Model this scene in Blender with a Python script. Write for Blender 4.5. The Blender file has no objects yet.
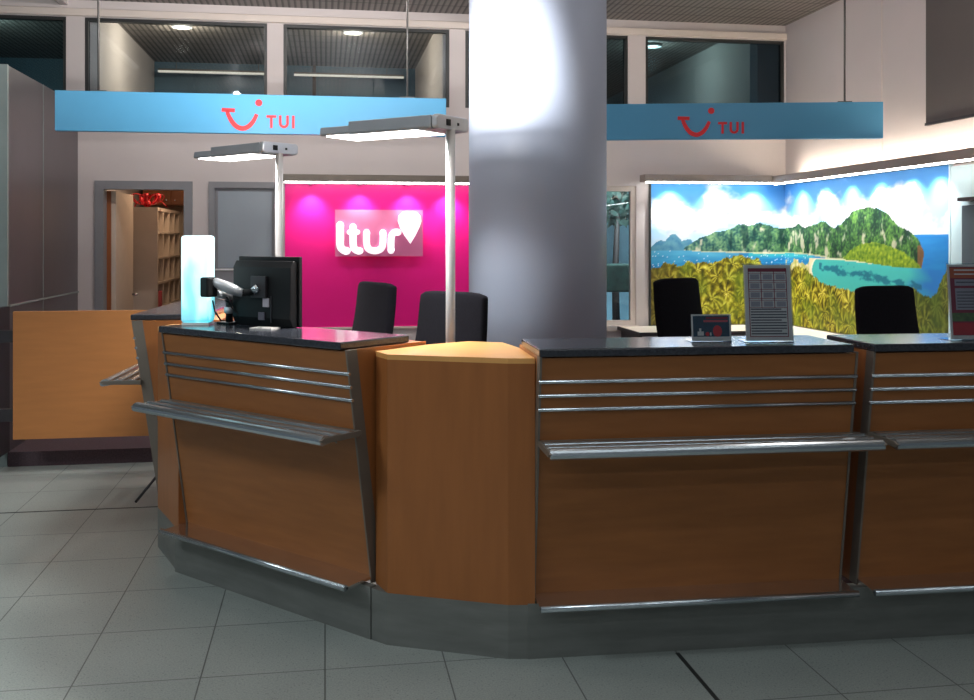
import bpy, bmesh, math, random
from math import sin, cos, pi, radians, sqrt, atan2
from mathutils import Vector, Matrix, noise
random.seed(4)
SC = bpy.context.scene
COL = SC.collection

# ------------------------------------------------------------------ materials
def lin(c):
    return tuple((x / 12.92 if x <= .04045 else ((x + .055) / 1.055) ** 2.4) for x in c)

def hexc(r, g, b):
    return lin((r / 255, g / 255, b / 255))

def mat(name, col, rough=.5, metal=0., spec=.5, bump=None, mottle=0., mscale=8., stretch=(1, 1, 1), emit=None, estr=0., coat=0.):
    """principled surface with a procedural colour mottle and optional noise bump"""
    m = bpy.data.materials.new(name); m.use_nodes = True
    nt = m.node_tree; N = nt.nodes; L = nt.links
    p = N['Principled BSDF']
    p.inputs['Roughness'].default_value = rough
    p.inputs['Metallic'].default_value = metal
    p.inputs['Specular IOR Level'].default_value = spec
    p.inputs['Coat Weight'].default_value = coat
    tc = N.new('ShaderNodeTexCoord'); mp = N.new('ShaderNodeMapping'); mp.inputs['Scale'].default_value = stretch
    L.new(tc.outputs['Object'], mp.inputs['Vector'])
    nz = N.new('ShaderNodeTexNoise'); nz.inputs['Scale'].default_value = mscale; nz.inputs['Detail'].default_value = 5
    L.new(mp.outputs['Vector'], nz.inputs['Vector'])
    rp = N.new('ShaderNodeValToRGB')
    rp.color_ramp.elements[0].position = .3; rp.color_ramp.elements[1].position = .7
    a = [max(0, x * (1 - mottle)) for x in col]; b = [x * (1 + mottle) for x in col]
    rp.color_ramp.elements[0].color = (*a, 1); rp.color_ramp.elements[1].color = (*b, 1)
    L.new(nz.outputs['Fac'], rp.inputs['Fac']); L.new(rp.outputs['Color'], p.inputs['Base Color'])
    if bump:
        n2 = N.new('ShaderNodeTexNoise'); n2.inputs['Scale'].default_value = bump[0]; n2.inputs['Detail'].default_value = 3
        L.new(mp.outputs['Vector'], n2.inputs['Vector'])
        bp = N.new('ShaderNodeBump'); bp.inputs['Strength'].default_value = bump[1]; bp.inputs['Distance'].default_value = .01
        L.new(n2.outputs['Fac'], bp.inputs['Height']); L.new(bp.outputs['Normal'], p.inputs['Normal'])
    if emit:
        p.inputs['Emission Color'].default_value = (*emit, 1); p.inputs['Emission Strength'].default_value = estr
    return m

def glass(name, tint, refl=.12, rough=.02):
    m = bpy.data.materials.new(name); m.use_nodes = True
    nt = m.node_tree; N = nt.nodes; L = nt.links
    N.remove(N['Principled BSDF'])
    t = N.new('ShaderNodeBsdfTransparent'); t.inputs['Color'].default_value = (*tint, 1)
    g = N.new('ShaderNodeBsdfGlossy'); g.inputs['Roughness'].default_value = rough; g.inputs['Color'].default_value = (.9, .95, 1, 1)
    fr = N.new('ShaderNodeFresnel'); fr.inputs['IOR'].default_value = 1.5
    mx = N.new('ShaderNodeMixShader')
    L.new(fr.outputs['Fac'], mx.inputs['Fac']); L.new(t.outputs[0], mx.inputs[1]); L.new(g.outputs[0], mx.inputs[2])
    L.new(mx.outputs[0], N['Material Output'].inputs['Surface'])
    return m

def floor_mat():
    m = mat('floor_tile', hexc(152, 160, 156), rough=.36, mottle=.05, mscale=2.5, spec=.4)
    nt = m.node_tree; N = nt.nodes; L = nt.links; p = N['Principled BSDF']
    rp = p.inputs['Base Color'].links[0].from_socket
    tc = N.new('ShaderNodeTexCoord')
    mp = N.new('ShaderNodeMapping'); mp.inputs['Location'].default_value = (.218 * 2, -3.665 + .48 * 10, 0)
    mp.inputs['Rotation'].default_value = (0, 0, 0)
    L.new(tc.outputs['Object'], mp.inputs['Vector'])
    br = N.new('ShaderNodeTexBrick'); br.offset = 0; br.squash = 1
    br.inputs['Scale'].default_value = 1; br.inputs['Brick Width'].default_value = .436; br.inputs['Row Height'].default_value = .48
    br.inputs['Mortar Size'].default_value = .0028; br.inputs['Mortar Smooth'].default_value = .2
    br.inputs['Color1'].default_value = (1, 1, 1, 1); br.inputs['Color2'].default_value = (.94, .95, .95, 1); br.inputs['Mortar'].default_value = (.28, .28, .28, 1)
    L.new(mp.outputs[0], br.inputs['Vector'])
    mu = N.new('ShaderNodeMixRGB'); mu.blend_type = 'MULTIPLY'; mu.inputs['Fac'].default_value = 1
    L.new(rp, mu.inputs[1]); L.new(br.outputs['Color'], mu.inputs[2])
    # dark terrazzo specks
    vo = N.new('ShaderNodeTexVoronoi'); vo.inputs['Scale'].default_value = 55
    L.new(tc.outputs['Object'], vo.inputs['Vector'])
    r2 = N.new('ShaderNodeValToRGB'); r2.color_ramp.elements[0].position = .10; r2.color_ramp.elements[1].position = .2
    r2.color_ramp.elements[0].color = (.62, .62, .62, 1); r2.color_ramp.elements[1].color = (1, 1, 1, 1)
    L.new(vo.outputs['Distance'], r2.inputs['Fac'])
    n3 = N.new('ShaderNodeTexNoise'); n3.inputs['Scale'].default_value = 160; n3.inputs['Detail'].default_value = 2
    L.new(tc.outputs['Object'], n3.inputs['Vector'])
    r3 = N.new('ShaderNodeValToRGB'); r3.color_ramp.elements[0].position = .35; r3.color_ramp.elements[1].position = .65
    r3.color_ramp.elements[0].color = (.82, .82, .82, 1); r3.color_ramp.elements[1].color = (1.08, 1.08, 1.08, 1)
    L.new(n3.outputs['Fac'], r3.inputs['Fac'])
    m2 = N.new('ShaderNodeMixRGB'); m2.blend_type = 'MULTIPLY'; m2.inputs['Fac'].default_value = 1
    L.new(mu.outputs[0], m2.inputs[1]); L.new(r2.outputs[0], m2.inputs[2])
    m3 = N.new('ShaderNodeMixRGB'); m3.blend_type = 'MULTIPLY'; m3.inputs['Fac'].default_value = 1
    L.new(m2.outputs[0], m3.inputs[1]); L.new(r3.outputs[0], m3.inputs[2])
    L.new(m3.outputs[0], p.inputs['Base Color'])
    return m

def ceil_mat():
    """perforated corrugated metal: fine ribs running in depth and panel seams across"""
    m = mat('ceiling_metal', hexc(130, 124, 120), rough=.5, metal=.25, mottle=.06)
    nt = m.node_tree; N = nt.nodes; L = nt.links; p = N['Principled BSDF']
    rp = p.inputs['Base Color'].links[0].from_socket
    tc = N.new('ShaderNodeTexCoord'); sx = N.new('ShaderNodeSeparateXYZ'); L.new(tc.outputs['Object'], sx.inputs[0])
    def band(sock, per, lo, hi):
        a = N.new('ShaderNodeMath'); a.operation = 'DIVIDE'; a.inputs[1].default_value = per; L.new(sock, a.inputs[0])
        f = N.new('ShaderNodeMath'); f.operation = 'FRACT'; L.new(a.outputs[0], f.inputs[0])
        r = N.new('ShaderNodeValToRGB'); r.color_ramp.elements[0].position = lo; r.color_ramp.elements[1].position = hi
        r.color_ramp.elements[0].color = (.25, .25, .25, 1); r.color_ramp.elements[1].color = (1, 1, 1, 1)
        L.new(f.outputs[0], r.inputs[0]); return r.outputs[0]
    c = rp
    for s in (band(sx.outputs[0], .055, .25, .5), band(sx.outputs[1], .31, .04, .07)):
        mu = N.new('ShaderNodeMixRGB'); mu.blend_type = 'MULTIPLY'; mu.inputs['Fac'].default_value = 1
        L.new(c, mu.inputs[1]); L.new(s, mu.inputs[2]); c = mu.outputs[0]
    L.new(c, p.inputs['Base Color'])
    return m

def vcol_mat(name, rough=.5):
    m = bpy.data.materials.new(name); m.use_nodes = True
    nt = m.node_tree; p = nt.nodes['Principled BSDF']; p.inputs['Roughness'].default_value = rough
    p.inputs['Specular IOR Level'].default_value = .2
    a = nt.nodes.new('ShaderNodeVertexColor'); a.layer_name = 'print'
    nt.links.new(a.outputs['Color'], p.inputs['Base Color'])
    return m

def glow(name, col, s):
    m = bpy.data.materials.new(name); m.use_nodes = True
    p = m.node_tree.nodes['Principled BSDF']
    p.inputs['Base Color'].default_value = (.8, .8, .8, 1)
    p.inputs['Emission Color'].default_value = (*col, 1); p.inputs['Emission Strength'].default_value = s
    return m

W = {}
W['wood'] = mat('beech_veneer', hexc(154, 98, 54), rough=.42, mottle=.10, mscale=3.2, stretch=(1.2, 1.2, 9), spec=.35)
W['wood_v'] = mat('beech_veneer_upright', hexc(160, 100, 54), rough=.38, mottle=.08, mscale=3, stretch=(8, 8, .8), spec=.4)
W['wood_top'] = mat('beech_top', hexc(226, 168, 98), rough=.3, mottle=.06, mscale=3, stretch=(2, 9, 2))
W['wood_red'] = mat('stained_end_wood', hexc(150, 78, 40), rough=.4, mottle=.1, mscale=3, stretch=(6, 6, .8))
W['steel'] = mat('brushed_steel', hexc(196, 206, 212), rough=.24, metal=.92, mottle=.06, mscale=5, stretch=(1, 1, 30))
W['plinth'] = mat('plinth_steel', hexc(128, 131, 127), rough=.45, metal=.4, mottle=.12, mscale=4, stretch=(1, 1, 5), bump=(9, .12))
W['mirror'] = mat('polished_steel', hexc(232, 226, 220), rough=.12, metal=.95, mottle=.05)
W['edge'] = mat('grey_edge', hexc(120, 112, 102), rough=.45, metal=.25, mottle=.05)
W['top'] = mat('granite_worktop', hexc(52, 55, 62), rough=.16, mottle=.35, mscale=120, spec=.6)
W['wall'] = mat('wall_plaster', hexc(208, 200, 198), rough=.85, mottle=.025, mscale=1.5, bump=(60, .05))
W['wall_dark'] = mat('grey_cladding', hexc(86, 80, 78), rough=.7, mottle=.05, mscale=2)
W['trim'] = mat('painted_trim', hexc(214, 203, 194), rough=.6, mottle=.02)
W['frame'] = mat('window_gasket', hexc(52, 54, 54), rough=.5, metal=.3, mottle=.05)
W['doorframe'] = mat('grey_door_frame', hexc(136, 137, 141), rough=.5, mottle=.04)
W['frost'] = mat('grey_door_panel', hexc(152, 163, 172), rough=.35, mottle=.03, mscale=1)
W['partition'] = mat('dark_steel_sheet', hexc(112, 106, 110), rough=.36, metal=.6, mottle=.14, mscale=1.2, stretch=(1, 1, .5))
W['part_edge'] = mat('steel_edge', hexc(138, 150, 148), rough=.45, metal=.2, mottle=.05)
W['carpet'] = mat('dark_carpet', hexc(92, 76, 82), rough=.95, mottle=.2, mscale=90, bump=(220, .3))
W['column'] = mat('column_paint', hexc(150, 160, 178), rough=.5, mottle=.015, mscale=1.2)
W['blue'] = mat('sky_blue_sign', hexc(80, 156, 198), rough=.42, mottle=.02, mscale=1)
W['red'] = mat('red_letter', hexc(226, 40, 50), rough=.5, mottle=.02)
W['rod'] = mat('grey_rod', hexc(96, 94, 92), rough=.4, metal=.6, mottle=.05)
W['lampgrey'] = mat('lamp_grey', hexc(152, 158, 164), rough=.45, metal=.1, mottle=.04)
W['lampsilver'] = mat('lamp_silver', hexc(196, 200, 204), rough=.35, metal=.4, mottle=.03)
W['pole'] = mat('pole_silver', hexc(200, 200, 200), rough=.35, metal=.5, mottle=.03)
W['lampglow'] = glow('lamp_diffuser', (1, .98, .94), 9)
W['led'] = glow('led_strip', (1, .95, .9), 18)
W['ledwarm'] = glow('warm_led_strip', (1, .88, .72), 48)
W['pink'] = mat('magenta_panel', hexc(238, 26, 138), rough=.4, mottle=.02, mscale=2, spec=.3)
W['acryl'] = mat('pale_acrylic', hexc(236, 128, 178), rough=.25, mottle=.03)
W['white'] = mat('white_gloss', hexc(244, 244, 242), rough=.35, mottle=.01)
W['letter'] = glow('lit_letter', (1, .97, 1), .7)
W['black'] = mat('black_plastic', hexc(12, 13, 16), rough=.6, spec=.3, mottle=.1)
W['fabric'] = mat('black_fabric', hexc(19, 19, 24), rough=1, spec=.1, mottle=.25, mscale=140, bump=(300, .3))
W['cubby'] = mat('pale_shelf', hexc(208, 190, 172), rough=.6, mottle=.03)
W['brown'] = mat('brown_cabinet', hexc(150, 86, 44), rough=.45, mottle=.12, mscale=3, stretch=(6, 6, .7))
W['vent'] = mat('dark_vent', hexc(48, 42, 40), rough=.6, mottle=.05)
W['ribbon'] = mat('red_ribbon', hexc(206, 22, 34), rough=.4, mottle=.12, mscale=20)
W['pinkbox'] = mat('pink_box', hexc(214, 90, 100), rough=.6, mottle=.05)
W['paper'] = mat('paper', hexc(232, 228, 224), rough=.7, mottle=.02)
W['clear'] = glass('clear_acrylic', (.92, .94, .95))
W['pane'] = glass('window_pane', (.80, .84, .86))
W['pane_dark'] = glass('dark_pane', (.40, .55, .62))
W['teal'] = mat('teal_wall', hexc(70, 104, 124), rough=.5, mottle=.2, mscale=1.3, stretch=(2, 1, .4))
W['desk'] = mat('white_desk', hexc(232, 222, 206), rough=.4, mottle=.02)
W['maroon'] = mat('maroon_ink', hexc(150, 30, 58), rough=.6, mottle=.05)
W['ink'] = mat('grey_ink', hexc(96, 92, 104), rough=.6, mottle=.05)
W['inkrow'] = mat('pale_grey_ink', hexc(176, 170, 180), rough=.6, mottle=.05)
W['orange'] = mat('orange_ink', hexc(206, 92, 40), rough=.6, mottle=.1)
W['green'] = mat('green_ink', hexc(96, 120, 60), rough=.6, mottle=.3, mscale=60)
W['navy'] = mat('navy_print', hexc(20, 66, 92), rough=.5, mottle=.25, mscale=40)
W['screen'] = mat('dark_grey_screen', hexc(98, 112, 118), rough=.15, mottle=.04)
W['icewhite'] = mat('pale_blue_board', hexc(206, 232, 236), rough=.4, mottle=.02)
W['dim'] = mat('dim_metal', hexc(58, 56, 60), rough=.5, metal=.4, mottle=.1)
W['joint'] = mat('dark_joint', hexc(38, 40, 40), rough=.6, mottle=.1)
W['lightglow'] = None
W['foliage'] = mat('dark_leaves', hexc(40, 70, 62), rough=.8, mottle=.5, mscale=14)
W['floor'] = floor_mat(); W['ceil'] = ceil_mat(); W['pelmet'] = mat('pelmet_board', hexc(150, 138, 130), rough=.6, mottle=.03); W['print'] = vcol_mat('printed_picture', .55)

def lightbox_mat():
    """lit acrylic tower: white core, cyan towards its lower end and top corner"""
    m = glow('glowing_acrylic', (1, 1, 1), 1.25)
    nt = m.node_tree; N = nt.nodes; L = nt.links; p = N['Principled BSDF']
    tc = N.new('ShaderNodeTexCoord'); nz = N.new('ShaderNodeTexNoise'); nz.inputs['Scale'].default_value = 6; nz.inputs['Detail'].default_value = 1
    mp = N.new('ShaderNodeMapping'); mp.inputs['Scale'].default_value = (2.2, 2.2, .8); L.new(tc.outputs['Object'], mp.inputs[0]); L.new(mp.outputs[0], nz.inputs['Vector'])
    sx = N.new('ShaderNodeSeparateXYZ'); L.new(tc.outputs['Object'], sx.inputs[0])
    mr = N.new('ShaderNodeMapRange'); mr.inputs[1].default_value = 0; mr.inputs[2].default_value = .30; mr.inputs[3].default_value = -.32; mr.inputs[4].default_value = .1
    L.new(sx.outputs[2], mr.inputs[0])
    ad = N.new('ShaderNodeMath'); ad.operation = 'ADD'; L.new(nz.outputs['Fac'], ad.inputs[0]); L.new(mr.outputs[0], ad.inputs[1])
    rp = N.new('ShaderNodeValToRGB'); e = rp.color_ramp.elements
    e[0].position = .12; e[0].color = (.0, .30, .42, 1); e[1].position = .54; e[1].color = (.62, .95, 1, 1)
    x = e.new(.3); x.color = (.03, .55, .66, 1)
    L.new(ad.outputs[0], rp.inputs[0]); L.new(rp.outputs[0], p.inputs['Emission Color'])
    return m
W['lightglow'] = lightbox_mat()

# ------------------------------------------------------------------ mesh helpers
class MB:
    def __init__(s): s.v = []; s.f = []; s.sm = []
    def add(s, vs, fs, smooth=False, T=None):
        b = len(s.v)
        s.v += [tuple(T @ Vector(p)) if T else tuple(p) for p in vs]
        s.f += [tuple(b + i for i in f) for f in fs]; s.sm += [smooth] * len(fs)
        return s
    def box(s, a, b, T=None):
        x0, y0, z0 = a; x1, y1, z1 = b
        vs = [(x0, y0, z0), (x1, y0, z0), (x1, y1, z0), (x0, y1, z0), (x0, y0, z1), (x1, y0, z1), (x1, y1, z1), (x0, y1, z1)]
        return s.add(vs, [(0, 3, 2, 1), (4, 5, 6, 7), (0, 1, 5, 4), (1, 2, 6, 5), (2, 3, 7, 6), (3, 0, 4, 7)], T=T)
    def prism(s, poly, z0, z1, T=None):
        """polygon in x,y extruded in z"""
        n = len(poly); vs = [(x, y, z0) for x, y in poly] + [(x, y, z1) for x, y in poly]
        fs = [tuple(range(n - 1, -1, -1)), tuple(range(n, 2 * n))] + [(i, (i + 1) % n, n + (i + 1) % n, n + i) for i in range(n)]
        return s.add(vs, fs, T=T)
    def profile(s, poly, x0, x1, T=None):
        """polygon in y,z extruded along x"""
        n = len(poly); vs = [(x0, y, z) for y, z in poly] + [(x1, y, z) for y, z in poly]
        fs = [tuple(range(n)), tuple(range(2 * n - 1, n - 1, -1))] + [(i, n + i, n + (i + 1) % n, (i + 1) % n) for i in range(n)]
        return s.add(vs, fs, T=T)
    def tube(s, pts, r, seg=10, T=None, caps=True):
        pts = [Vector(p) for p in pts]; n = len(pts); rs = r if isinstance(r, (list, tuple)) else [r] * n
        vs = []; up = None
        for i, p in enumerate(pts):
            d = ((pts[min(i + 1, n - 1)] - pts[max(i - 1, 0)])).normalized()
            if up is None:
                up = Vector((0, 0, 1)) if abs(d.z) < .9 else Vector((1, 0, 0))
            a = d.cross(up).normalized(); b = a.cross(d).normalized(); up = b
            for k in range(seg):
                t = 2 * pi * k / seg; vs.append(p + (a * cos(t) + b * sin(t)) * rs[i])
        fs = [(i * seg + k, i * seg + (k + 1) % seg, (i + 1) * seg + (k + 1) % seg, (i + 1) * seg + k) for i in range(n - 1) for k in range(seg)]
        s.add(vs, fs, True, T)
        if caps:
            b = len(s.v) - len(vs)
            s.f += [tuple(b + k for k in range(seg - 1, -1, -1)), tuple(b + (n - 1) * seg + k for k in range(seg))]; s.sm += [False, False]
        return s
    def lathe(s, prof, seg=32, T=None):
        n = len(prof); vs = [(r * cos(2 * pi * k / seg), r * sin(2 * pi * k / seg), z) for r, z in prof for k in range(seg)]
        fs = [(i * seg + k, i * seg + (k + 1) % seg, (i + 1) * seg + (k + 1) % seg, (i + 1) * seg + k) for i in range(n - 1) for k in range(seg)]
        s.add(vs, fs, True, T); b = len(s.v) - len(vs)
        s.f += [tuple(b + k for k in range(seg - 1, -1, -1)), tuple(b + (n - 1) * seg + k for k in range(seg))]; s.sm += [False, False]
        return s
    def build(s, name, m, parent=None, loc=None, rz=0, bevel=0, kind=None, segs=2):
        me = bpy.data.meshes.new(name); me.from_pydata(s.v, [], s.f); me.update()
        bm = bmesh.new(); bm.from_mesh(me); bmesh.ops.recalc_face_normals(bm, faces=bm.faces); bm.to_mesh(me); bm.free()
        me.polygons.foreach_set('use_smooth', s.sm)
        me.materials.append(m)
        o = bpy.data.objects.new(name, me); COL.objects.link(o)
        if parent: o.parent = parent
        if loc: o.location = loc
        o.rotation_euler.z = rz
        if bevel:
            b = o.modifiers.new('bevel', 'BEVEL'); b.width = bevel; b.segments = segs; b.limit_method = 'ANGLE'; b.angle_limit = radians(40)
        if kind: o['kind'] = kind
        return o

def tag(o, label, cat, group=None):
    o['label'] = label; o['category'] = cat
    if group: o['group'] = group
    return o

def thing(name, label, cat, loc=(0, 0, 0), rz=0, group=None):
    o = bpy.data.objects.new(name, None); COL.objects.link(o); o.empty_display_size = .1
    o.location = loc; o.rotation_euler = (0, 0, rz)
    return tag(o, label, cat, group)

def holder(name, kind='structure', loc=(0, 0, 0), rz=0, label=None):
    o = bpy.data.objects.new(name, None); COL.objects.link(o); o.location = loc; o.rotation_euler.z = rz; o.empty_display_size = .1
    o['kind'] = kind
    if label: o['label'] = label
    return o

def copy_tree(o, parent=None):
    c = o.copy(); COL.objects.link(c)
    if parent: c.parent = parent
    for ch in list(o.children): copy_tree(ch, c)
    return c

def put(o, loc, rz, label=None):
    o.location = loc; o.rotation_euler.z = rz
    if label: o['label'] = label
    return o

def area(name, loc, rot, sx, sy, power, col=(1, 1, 1), spread=180, parent=None):
    l = bpy.data.lights.new(name, 'AREA'); l.shape = 'RECTANGLE'; l.size = sx; l.size_y = sy; l.energy = power; l.color = col; l.spread = radians(spread)
    o = bpy.data.objects.new(name, l); COL.objects.link(o); o.location = loc; o.rotation_euler = rot
    if parent: o.parent = parent
    return o

def spot(name, loc, tgt, power, size, blend, col=(1, 1, 1), r=.02):
    l = bpy.data.lights.new(name, 'SPOT'); l.energy = power; l.spot_size = radians(size); l.spot_blend = blend; l.color = col; l.shadow_soft_size = r
    o = bpy.data.objects.new(name, l); COL.objects.link(o); o.location = loc
    o.rotation_euler = (Vector(tgt) - Vector(loc)).to_track_quat('-Z', 'Y').to_euler()
    return o

def point(name, loc, power, col=(1, 1, 1), r=.1):
    l = bpy.data.lights.new(name, 'POINT'); l.energy = power; l.color = col; l.shadow_soft_size = r
    o = bpy.data.objects.new(name, l); COL.objects.link(o); o.location = loc
    return o

# ------------------------------------------------------------------ setting
YB = 9.3          # back wall face
XR = 4.5          # right wall face
CZ = 3.68         # ceiling
MB().box((-9, -6, -.1), (9, 13.5, 0)).build('floor', W['floor'], kind='structure')
MB().box((1.300, -6, 0), (1.316, 3.6, .0012)).build('trim_1', W['joint'], kind='structure')
MB().box((-9, 6.058, 0), (-.9, 6.072, .0012)).build('trim_2', W['joint'], kind='structure')
MB().prism([(-2.15, 7.3), (-.33, 7.3), (-.3, 5.6), (.0, 5.2), (.55, 4.62), (.9, 4.25), (XR, 4.15), (XR, YB), (-2.15, YB)], .0, .1).build('floor_carpet', W['carpet'], kind='structure')
MB().box((-9, -6, CZ), (9, 17.1, CZ + .1)).build('ceiling', W['ceil'], kind='structure')

# back wall with its openings: list of (x0,x1,z0,z1) per column band
def wall_with_holes(mb, x0, x1, z0, z1, y0, y1, holes):
    xs = sorted({x0, x1, *[h[0] for h in holes], *[h[1] for h in holes]}); zs = sorted({z0, z1, *[h[2] for h in holes], *[h[3] for h in holes]})
    for i in range(len(xs) - 1):
        run = None
        for k in range(len(zs) - 1):
            cx, cz = (xs[i] + xs[i + 1]) / 2, (zs[k] + zs[k + 1]) / 2
            solid = not any(h[0] < cx < h[1] and h[2] < cz < h[3] for h in holes)
            if solid:
                if run is None: run = zs[k]
            if run is not None and (not solid or k == len(zs) - 2):
                mb.box((xs[i], y0, run), (xs[i + 1], y1, zs[k + 1] if solid else zs[k])); run = None
WZ0, WZ1 = 2.80, 3.53
UP = [(-4.6, -2.255), (-2.10, -.52), (-.375, 1.15), (1.30, 2.885), (3.06, XR - .01)]
D1 = (-2.012, -1.175, 0, 2.085); D2 = (-1.035, -.40, 0, 2.085); WS = (2.2, 2.965, .735, 2.08)
mb = MB(); wall_with_holes(mb, -5.5, XR + .02, 0, CZ, YB, YB + .12, [(a, b, WZ0, WZ1) for a, b in UP] + [D1, D2, WS])
mb.build('wall_back', W['wall'], kind='structure')
MB().box((-5.5, YB - .035, WZ1 + .005), (XR, YB, WZ1 + .07)).build('trim_3', W['trim'], kind='structure', bevel=.006)

def window(n, x0, x1, z0, z1, pane, fr, ft=.028, bars=()):
    h = holder('window_%d' % n)
    f = MB()
    y0, y1 = YB + .015, YB + .075
    f.box((x0, y0, z0), (x0 + ft, y1, z1)); f.box((x1 - ft, y0, z0), (x1, y1, z1))
    f.box((x0 + ft, y0, z0), (x1 - ft, y1, z0 + ft)); f.box((x0 + ft, y0, z1 - ft), (x1 - ft, y1, z1))
    f.build('window_frame', fr, h)
    MB().box((x0 + ft, YB + .04, z0 + ft), (x1 - ft, YB + .048, z1 - ft)).build('window_pane', pane, h)
    return h
for i, (a, b) in enumerate(UP):
    window(i + 1, a, b, WZ0, WZ1, W['pane_dark'] if i in (0, 3, 4) else W['pane'], W['frame'])
h6 = window(6, WS[0], WS[1], WS[2], WS[3], W['pane'], W['trim'], .05)
MB().box((WS[0], YB - .03, WS[2] - .05), (WS[1] + .02, YB, WS[2])).build('window_sill', W['trim'], h6)

# the view behind window_6: an added pale-blue backdrop for the sky, leafy shrub and a low plinth
MB().box((2.4, 12.2, 0), (4.6, 12.3, 2.6)).build('court_backdrop', mat('court_sky_wall', hexc(150, 196, 214), rough=.8, mottle=.25, mscale=2.5), kind='structure')
sh = MB(); rr = random.Random(7)
for k in range(420):
    a = rr.uniform(0, 2 * pi); q = rr.uniform(0, .5) ; z = rr.uniform(1.75, 2.55)
    c = Vector((3.34 + q * cos(a), 11.2 + .4 * q * sin(a), z)); d = Vector((rr.uniform(-1, 1), rr.uniform(-1, 1), rr.uniform(-1, .3))).normalized() * .07
    e = d.cross(Vector((0, 1, .3))).normalized() * .03
    sh.add([c - d, c + e, c + d, c - e], [(0, 1, 2, 3)])
ct = thing('court_tree', 'dark leafy tree seen through the tall narrow window beside the column', 'tree', (0, 0, 0))
sh.build('foliage', W['foliage'], ct)
MB().tube([(3.34, 11.2, 0), (3.32, 11.2, 1.2), (3.36, 11.2, 2.2)], [.05, .04, .02]).build('trunk', W['vent'], ct)
tb = thing('bench', 'low dark bench outside the tall narrow window beside the column', 'bench', (0, 0, 0))
MB().box((2.7, 10.4, 1.0), (3.6, 10.75, 1.3)).build('bench_seat', W['foliage'], tb, bevel=.02)
for x in (2.74, 3.5):
    MB().box((x, 10.42, 0), (x + .06, 10.73, 1.0)).build('leg', W['vent'], tb)

# side walls
MB().box((XR, 2.2, 0), (XR + .12, YB + .12, CZ)).build('wall_right', W['wall'], kind='structure')
MB().box((XR - .018, 2.2, 2.44), (XR, 6.93, CZ)).build('wall_right_upper', W['wall_dark'], kind='structure')
MB().box((XR - .028, 2.2, 2.42), (XR, 6.93, 2.44)).build('trim_4', W['dim'], kind='structure')
MB().box((XR - .004, 7.558, 2.2), (XR, 7.566, CZ)).build('trim_5', W['trim'], kind='structure')
p = holder('wall_left')
MB().box((-2.27, 7.345, 0), (-2.156, YB, 2.76)).build('partition_sheet', W['partition'], p)
MB().box((-2.30, 7.31, 0), (-2.156, 7.345, 2.765)).build('edge_post', W['part_edge'], p)
MB().box((-2.156, 8.19, 0), (-2.152, 8.2, 2.76)).build('sheet_joint', W['part_edge'], p)
MB().box((-2.156, 7.35, 1.095), (-2.146, YB, 1.108)).build('bump_rail', W['part_edge'], p)
# ceiling beams
MB().box((1.33, 4, CZ - .10), (1.40, YB, CZ)).build('trim_6', W['wall'], kind='structure')
MB().box((-2.30, 6, CZ - .05), (-2.24, YB, CZ)).build('trim_7', W['wall'], kind='structure')

# hall behind the upper windows
MB().box((-6, 12.35, 2.6), (-2.2, 12.45, CZ)).build('wall_rear_west', W['teal'], kind='structure')
MB().box((-2.2, 12.35, 2.6), (1.25, 12.45, CZ)).build('wall_rear', W['teal'], kind='structure')
MB().box((1.1, 17.0, 2.6), (4.6, 17.1, CZ)).build('wall_rear_east', W['teal'], kind='structure')
for n, (a, b) in {'wall_side_west': (-2.08, -2.0), 'wall_side_middle': (1.10, 1.18), 'wall_side_east': (4.18, 4.26)}.items():
    MB().box((a, YB + .12, 2.72), (b, 17 if n == 'wall_side_east' else 12.35, CZ)).build(n, W['wall'], kind='structure')
MB().box((-6, YB + .12, 2.60), (4.6, 17.0, 2.70)).build('floor_upper', W['wall_dark'], kind='structure')
MB().box((-.15, 12.30, 2.72), (-.11, 12.35, CZ)).build('trim_8', W['dim'], kind='structure')

def downlight(x, y, label, pw):
    t = thing('ceiling_downlight', label, 'ceiling light', (x, y, CZ - .03), 0, 'recessed downlights behind the upper windows')
    MB().lathe([(.085, .03), (.10, .03), (.10, .0), (.075, .0), (.07, .02)]).build('rim', W['lampsilver'], t)
    MB().lathe([(.062, .012), (.062, .020)]).build('lamp_disc', glow('warm_disc', (1, .85, .62), 3.5), t)
    point('downlight', (x, y, CZ - .2), pw, (1, .86, .66), .08)
downlight(-1.39, 10.2, 'round ceiling downlight seen through the window above the blue sign, nearer the steel partition', 26)
downlight(.28, 10.2, 'round ceiling downlight seen through the window above the blue sign, nearer the column', 26)
downlight(-3.35, 10.2, 'round ceiling downlight behind the darkest window above the steel partition', 45)
downlight(3.5, 10.4, 'round ceiling downlight behind the window above the darker blue sign', 22)
for x0, x1, lb in ((-1.9, -.57, 'slim white tube lamp behind the window nearer the steel partition'), (-.36, .93, 'slim white tube lamp behind the window nearer the column')):
    t = thing('tube_lamp', lb, 'tube lamp', (0, 12.0, 3.50), 0, 'tube lamps behind the upper windows')
    MB().box((x0, -.03, 0), (x1, .03, .018)).build('tube', glow('soft_tube', (1, .88, .72), .6), t)
    MB().box((x0, -.02, .018), (x1, .02, .04)).build('lamp_body', W['rod'], t)
    for x in (x0 + .2, x1 - .2):
        MB().tube([(x, 0, .04), (x, 0, CZ - 3.5)], .004, 6).build('wire', W['rod'], t)

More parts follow.
